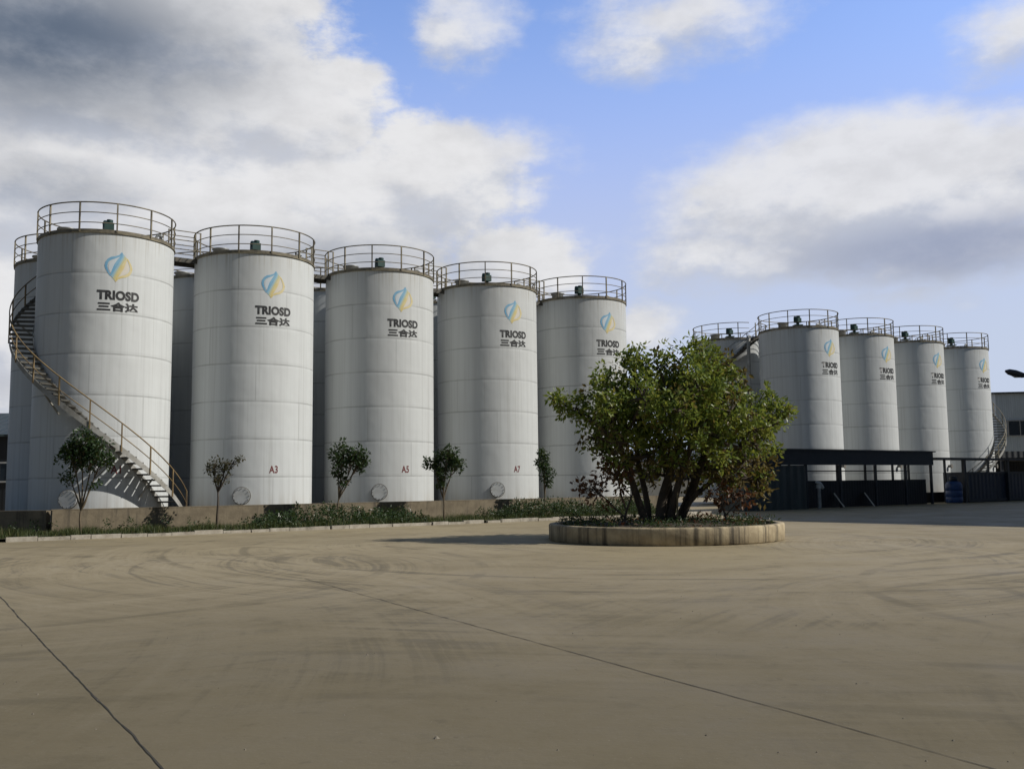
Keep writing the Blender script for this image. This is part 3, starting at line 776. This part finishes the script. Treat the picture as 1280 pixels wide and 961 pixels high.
# ------------------------------------------------------------------ dark shed in front of the far row
sh = empty('open_shed', B(-12.4, -5.9, G), TH)      # local x along the row, y away from the yard
def part(f, name, mat, parent): mb = MB(); f(mb); return mb.build(name, mat, parent)
SL = 17.2
part(lambda m: m.box((SL / 2, .8, 3.19), (SL + .3, 1.9, .07)), 'roof', M['navyflat'], sh)
part(lambda m: m.box((SL / 2, 0, 2.76), (SL, .08, .78)), 'fascia', M['navyflat'], sh)
part(lambda m: (m.box((2.5, .06, 1.17), (5.0, .06, 2.34)),), 'sheet_panel', M['panel'], sh)
part(lambda m: (m.box((0.03, .9, 1.55), (.06, 1.6, 3.1)),), 'end_panel', M['panel'], sh)
part(lambda m: m.box((5.0 + (SL - 5.0) / 2, .55, .76), (SL - 5.0, .06, 1.5)), 'low_wall', M['navy'], sh)
for x in (5.1, 8.1, 11.4, 14.4, 17.1):
    part(lambda m: m.box((x, .1, 1.19), (.13, .13, 2.36)), 'post', M['navyflat'], sh)
for x in (.2, 5.6, 7.0, 9.9, 12.6, 15.4, 17.1):
    part(lambda m: m.box((x, 1.6, 1.57), (.11, .11, 3.14)), 'post', M['navyflat'], sh)
part(lambda m: m.box((11.0, 1.6, 2.05), (12.0, .05, .06)), 'cross_rail', M['navyflat'], sh)
part(lambda m: m.box((2.5, 1.68, 1.5), (5.0, .06, 3.0)), 'back_panel', M['navy'], sh)
tag(sh, 'dark open shed with deep fascia and closed sheet panels at its left end', 'shed')
ca = empty('lean_to_canopy', B(4.95, -5.9, G), TH)
part(lambda m: m.box((9.5, .7, 2.78), (19.0, 1.7, .12)), 'roof', M['navyflat'], ca)
for x in (3.5, 8.8, 14.0): part(lambda m: m.box((x, .1, 1.36), (.2, .2, 2.72)), 'post', M['navyflat'], ca)
for x in (3.5, 8.8, 14.0): part(lambda m: m.box((x, 1.4, 1.36), (.12, .12, 2.72)), 'post', M['navyflat'], ca)
tag(ca, 'low flat dark canopy on posts continuing right from the shed', 'canopy')
bx = empty('cargo_container', B(8.9, -5.7, G), TH)
part(lambda m: (m.box((6.1, .8, .98), (12.2, 1.6, 1.9))), 'body', M['bluebox'], bx)
part(lambda m: (m.box((6.1, -.03, 1.88), (12.26, .1, .14)), m.box((6.1, -.03, .12), (12.26, .1, .16)), m.box((.03, -.03, 1), (.14, .1, 1.62)), m.box((12.17, -.03, 1), (.14, .1, 1.62))), 'frame', M['navyflat'], bx)
tag(bx, 'long low dark blue container parked under the canopy', 'container')
dr = empty('plastic_tank', B(7.5, -5.6, G), 0)
part(lambda m: m.lathe([(.01, 0), (.44, 0), (.5, .06), (.5, .35), (.47, .38), (.5, .41), (.5, .75), (.47, .78), (.5, .81), (.5, 1.15), (.4, 1.32), (.2, 1.38)], 28), 'body', M['bluedrum'], dr)
part(lambda m: m.lathe([(.2, 1.37), (.24, 1.40), (.24, 1.62), (.2, 1.66), (.01, 1.68)], 20), 'lid', M['navyflat'], dr)
tag(dr, 'bright blue plastic tank with a capped neck at the end of the container', 'tank')
vp = empty('valve_post', B(-6.9, -6.3, G), TH)
part(lambda m: m.tube([(0, 0, 0), (0, 0, 1.15)], .10, 12), 'pipe', M['steel'], vp)
part(lambda m: (m.tube([(-.25, -.05, 1.45), (.05, -.05, 1.32), (.28, -.05, 1.12)], [.07, .12, .09], 10), m.tube([(0, 0, 1.1), (0, 0, 1.3)], .14, 12)), 'valve_head', M['man'], vp)
tag(vp, 'grey valve post with pale head beside the closed shed panels', 'valve')
for i, (t, lab) in enumerate([(-4.4, 'pale board leaning at the shed low wall, nearer the valve post'), (-1.6, 'pale board leaning at the shed low wall, farther right from the valve post')]):
    mb = MB(); mb.beam((-.13, .1, .80), (.13, -.35, .02), .34, .04); mb.v = [(x, y, z) for x, y, z in mb.v]
    o = mb.build('leaning_board', M['board'], None, B(t, -5.62, G), TH); tag(o, lab, 'board', 'boards leaning in the shed')

# ------------------------------------------------------------------ buildings
def hall(name, loc, rz, L, D, H, rise, wall, roof, label, wins=(), band=None):
    r = empty(name, loc, rz); mb = MB()
    mb.add([(0, 0, 0), (L, 0, 0), (L, D, 0), (0, D, 0), (0, 0, H), (L, 0, H), (L, D, H), (0, D, H), (0, D / 2, H + rise), (L, D / 2, H + rise)],
           [(0, 1, 5, 4), (2, 3, 7, 6), (1, 2, 6, 9, 5), (3, 0, 4, 8, 7)])
    mb.build('wall', wall, r)
    mb = MB(); e = .35
    for s, y0 in ((0, -e), (1, D + e)):
        z0 = H - rise * e / (D / 2) + .03
        mb.add([(-e, y0, z0), (L + e, y0, z0), (L + e, D / 2, H + rise + .03), (-e, D / 2, H + rise + .03), (-e, y0, z0 + .14), (L + e, y0, z0 + .14), (L + e, D / 2, H + rise + .17), (-e, D / 2, H + rise + .17)],
               [(0, 1, 2, 3), (4, 7, 6, 5), (0, 4, 5, 1), (1, 5, 6, 2), (3, 7, 4, 0)])
    mb.build('roof', roof, r)
    for (x, z, w, h) in wins:
        mb = MB()
        for a, b, c, d in ((x, z - h / 2, w + .2, .1), (x, z + h / 2, w + .2, .1), (x - w / 2, z, .1, h - .1), (x + w / 2, z, .1, h - .1), (x, z, .06, h - .1)): mb.box((a, -.04, b), (c, .14, d))
        f = mb.build('window', M['frame'], r); mb = MB(); mb.box((x, -.01, z), (w - .1, .04, h - .1)); mb.build('pane', M['glass'], f)
    return tag(r, label, 'building')
# grey hall at the right edge of the picture
hall('factory_hall', Vector((47.7, 95.0, G)), R_(-9), 26, 16, 9.75, .5, M['facade'], M['roofdark'], 'grey factory hall with dark windows beyond the last far tank', [(2.1 + i * 2.6, 6.35, 2.2, 1.5) for i in range(9)])
lt = empty('annex_roof', Vector((38.2, 76.0, G)), R_(8))
part(lambda m: m.box((7, 2, 3.35), (14, 4.4, .5)), 'roof', M['roofdark'], lt)
for x in (.3, 4.5, 9, 13.5): part(lambda m: m.box((x, .2, 1.55), (.18, .18, 3.1)), 'post', M['navyflat'], lt)
part(lambda m: m.box((7, 4.05, 1.55), (14, .1, 3.1)), 'back_wall', M['navy'], lt)
tag(lt, 'dark flat roofed annex in front of the grey factory hall', 'shelter')
hall('dark_shed', Vector((-52, 60.0, G)), R_(4), 22.5, 14, 4.9, 1.8, M['navy'], M['panel'], 'dark shed at the far left behind the plain shaded tank', [(19.5, 2.6, 1.6, 1.2), (16.5, 2.6, 1.6, 1.2)])
hall('white_workshop', Vector((7.5, 98.0, G)), R_(-4), 15, 12, 3.5, 1.0, M['whitewall'], M['roofdark'], 'low white workshop glimpsed through the trunks of the bushy tree', [(3 + i * 3.2, 2.2, 1.8, 1.2) for i in range(4)])

# unseen building added right of the frame, shaped to shade the shed and yard
ws = empty('shade_building', Vector((0, 0, G)))
fp = [(37.5, 28.3), (30.8, 35.5), (29.9, 49.2), (62.5, 72.3), (78, 50)]
H_ = 16.0; n = len(fp); mb = MB()
mb.add([(x, y, 0) for x, y in fp] + [(x, y, H_) for x, y in fp], [(i, (i + 1) % n, n + (i + 1) % n, n + i) for i in range(n)])
mb.build('wall', M['facade'], ws)
cx = sum(x for x, y in fp) / n; cy = sum(y for x, y in fp) / n
ov = [(cx + (x - cx) * 1.012, cy + (y - cy) * 1.012) for x, y in fp]; mb = MB()
mb.add([(x, y, H_ - .02) for x, y in ov] + [(x, y, H_ + .22) for x, y in ov], [(i, (i + 1) % n, n + (i + 1) % n, n + i) for i in range(n)] + [tuple(range(n))[::-1], tuple(range(n, 2 * n))])
mb.build('roof', M['roofdark'], ws)
tag(ws, 'tall grey building added just outside the right edge of the picture to cast shade', 'building')

# street lamp, its head reaching into the picture at the right
lp = empty('street_lamp', Vector((26.4, 45.4, G)))
part(lambda m: m.tube([(0, 0, 0), (0, 0, 3), (0, 0, 6.0)], [.09, .075, .055], 12), 'pole', M['lamp'], lp)
part(lambda m: m.tube([(0, 0, 5.9), (-.5, -.08, 6.12), (-1.4, -.2, 6.22), (-2.25, -.32, 6.32)], .035, 8), 'arm', M['lamp'], lp)
part(lambda m: m.tube([(-2.2, -.32, 6.30), (-2.45, -.35, 6.34), (-2.8, -.39, 6.42), (-3.1, -.43, 6.49), (-3.28, -.45, 6.53)], [.06, .13, .17, .14, .05], 12), 'lamp_head', M['lamp'], lp)
part(lambda m: m.tube([(-2.55, -.36, 6.27), (-2.8, -.39, 6.30), (-3.05, -.42, 6.40)], [.05, .09, .05], 10), 'lens', M['lens'], lp)
tag(lp, 'dark street lamp whose head leans in from the right edge', 'street lamp')

# ------------------------------------------------------------------ sky, sun, camera
SAZ = Vector((.993, -.12, 0)).normalized(); SEL = R_(38)
S = SAZ * math.cos(SEL) + Vector((0, 0, math.sin(SEL)))
w = bpy.data.worlds.new('World'); sc.world = w; w.use_nodes = True
g = NG(w.node_tree); bg = g.n['Background']
sky = g.n.new('ShaderNodeTexSky'); sky.sky_type = 'NISHITA'; sky.sun_disc = False; sky.sun_elevation = SEL
sky.sun_rotation = math.atan2(SAZ.x, SAZ.y); sky.air_density = 1.0; sky.dust_density = .6; sky.ozone_density = 2.0
dirv = g.vm('NORMALIZE', g.n.new('ShaderNodeTexCoord').outputs['Generated'])
dx, dy, dz = g.sep(dirv)
AZ = g.m('ARCTAN2', dx, dy); EL = g.m('ARCSINE', dz)
blobs = [(.36, .27, .21, .085), (.27, .23, .13, .045), (-.45, .36, .33, .12), (-.25, .365, .135, .075), (-.20, .30, .16, .06), (-.398, .4376, .2206, .1244), (-.4576, .3023, .2828, .141), (-.3175, .2525, .3003, .1078), (.0014, .2211, .0912, .0415), (-.4918, .1387, .2135, .1658), (-.0476, .4512, .0513, .0431), (-.09, .315, .13, .06), (-.02, .335, .07, .022),
         (.1842, .4558, .1006, .0398), (.1412, .4313, .0611, .029), (.4985, .3942, .0458, .0315), (.4578, .2894, .1216, .0514), (.3586, .2496, .139, .0456), (.2334, .2208, .0944, .0265), (.4432, .2143, .1637, .0373), (.174, .2665, .0129, .0083), (.3952, .1752, .039, .01), (.1437, .1522, .0325, .0373),
         (-.8, .35, .35, .25), (.9, .3, .3, .12), (-1.5, .4, .5, .2), (1.6, .6, .4, .2), (2.5, .4, .6, .25), (-2.4, .5, .6, .25)]
def density(az, el):
    p = g.comb(g.m('MULTIPLY', az, 1.0), g.m('MULTIPLY', el, 1.7), 0.0)
    wp = g.n.new('ShaderNodeTexNoise'); g.put(wp.inputs['Vector'], p); wp.inputs['Scale'].default_value = 9; wp.inputs['Detail'].default_value = 3
    wv = g.sep(wp.outputs['Color'])
    a2 = g.m('ADD', az, g.m('MULTIPLY', g.m('SUBTRACT', wv[0], .5), .07)); e2 = g.m('ADD', el, g.m('MULTIPLY', g.m('SUBTRACT', wv[1], .5), .045))
    d = None
    for (a, e, ra, re) in blobs:
        u = g.m('DIVIDE', g.m('SUBTRACT', a2, a), ra); v = g.m('DIVIDE', g.m('SUBTRACT', e2, e), re)
        q = g.m('SUBTRACT', 1.0, g.m('SQRT', g.m('ADD', g.m('MULTIPLY', u, u), g.m('MULTIPLY', v, v))))
        q = g.m('MULTIPLY', q, min(1.0, (ra * re) ** .5 * 7))
        d = q if d is None else g.m('MAXIMUM', d, q)
    n1 = g.noise(p, 8.0, 9, .60); n2 = g.noise(p, 30.0, 6, .65)
    return g.m('ADD', g.m('ADD', d, g.m('MULTIPLY', g.m('SUBTRACT', n1, .5), .75)), g.m('MULTIPLY', g.m('SUBTRACT', n2, .5), .26)), p
d0, p0 = density(AZ, EL)
d1, _ = density(g.m('ADD', AZ, .012), g.m('ADD', EL, .026))
lf = g.ss(g.m('ADD', AZ, g.m('MULTIPLY', g.m('SUBTRACT', EL, .3), .9)), -.03, .12)
cov = g.m('ADD', g.m('MULTIPLY', g.ss(d0, -.08, .16), g.m('SUBTRACT', 1.0, lf)), g.m('MULTIPLY', g.ss(d0, -.18, .34, 0, .92), lf))
edge = g.ss(g.m('SUBTRACT', d0, d1), -.22, .14)            # sunlit shoulders: thinner towards the sun
def soft(a, e, ra, re):
    u = g.m('DIVIDE', g.m('SUBTRACT', AZ, a), ra); v = g.m('DIVIDE', g.m('SUBTRACT', EL, e), re)
    return g.ss(g.m('SQRT', g.m('ADD', g.m('MULTIPLY', u, u), g.m('MULTIPLY', v, v))), .15, 1.15, 1, 0)
dark = None
for q, k in (((-.50, .41, .30, .10), 1.0), ((-.21, .225, .26, .045), .45), ((.45, .215, .22, .042), .85), ((-.457, .28, .12, .035), .4), ((-.75, .35, .3, .2), .6)):
    s_ = g.m('MULTIPLY', soft(*q), k); dark = s_ if dark is None else g.m('MAXIMUM', dark, s_)
nb = g.noise(p0, 11.0, 7, .6)
dark = g.m('MULTIPLY', dark, g.ss(nb, .2, .6, .75, 1.0))
CB, CS, CD = (5.35, 5.35, 5.45), (3.7, 3.9, 4.4), (.82, 1.06, 1.48)
cc = g.mix(edge, CS, CB)
cc = g.mix(g.m('MULTIPLY', g.ss(nb, .4, .7), .35), cc, (3.4, 3.4, 3.5))
cc = g.mix(g.m('MULTIPLY', dark, g.ss(AZ, .1, .3)), cc, (1.9, 2.2, 3.1))
cc = g.mix(g.m('MULTIPLY', dark, g.ss(AZ, .3, .1)), cc, CD)
tint = g.mix(1.0, sky.outputs[0], (1.35, 1.35, 1.6), 'MULTIPLY')
base = g.mix(g.ss(EL, .22, .50, .9, 0.0), tint, (2.85, 3.4, 5.5))
base = g.mix(g.ss(EL, .09, .38, .92, 0.0), base, (3.75, 4.25, 5.25))
skyc = g.mix(cov, base, cc)
# unseen sky overhead and behind the camera darkened to cut the ambient light
over = g.m('MAXIMUM', g.ss(EL, .54, .85), g.ss(g.m('ABSOLUTE', AZ), .62, 1.0))
dim_sky = g.mix(g.ss(g.noise(dirv, 2.5, 6, .6), .35, .65), (.36, .57, .86), (.64, .90, 1.30))
skyc = g.mix(g.m('MULTIPLY', over, .96), skyc, dim_sky)
g.put(bg.inputs[0], skyc); bg.inputs[1].default_value = .15
sun = bpy.data.lights.new('sun', 'SUN'); sun.energy = 4.3; sun.angle = R_(.5); sun.color = (1.0, .95, .87)
so = bpy.data.objects.new('sun', sun); COL.objects.link(so); so.rotation_euler = S.to_track_quat('Z', 'Y').to_euler(); so.location = S * 60

cam = bpy.data.cameras.new('camera'); co = bpy.data.objects.new('camera', cam); COL.objects.link(co); sc.camera = co
pi_, ro = R_(5.7903), R_(.6366); X = Vector((1, 0, 0)); U = Vector((0, -math.sin(pi_), math.cos(pi_))); F = Vector((0, math.cos(pi_), math.sin(pi_)))
Rc = X * math.cos(ro) - U * math.sin(ro); Uc = X * math.sin(ro) + U * math.cos(ro)
m = Matrix.Identity(4)
for i in range(3): m[i][0] = Rc[i]; m[i][1] = Uc[i]; m[i][2] = -F[i]
m.translation = Vector((0, 0, 1.1674)); co.matrix_world = m
cam.sensor_width = 36; cam.lens = 36 * 1206.43 / 1280; cam.clip_end = 4000; cam.clip_start = .1
vs = sc.view_settings; vs.view_transform = 'Standard'; vs.look = 'None'; vs.exposure = 0; vs.gamma = 1; vs.use_curve_mapping = False
sc.cycles.max_bounces = 6; sc.cycles.transparent_max_bounces = 6
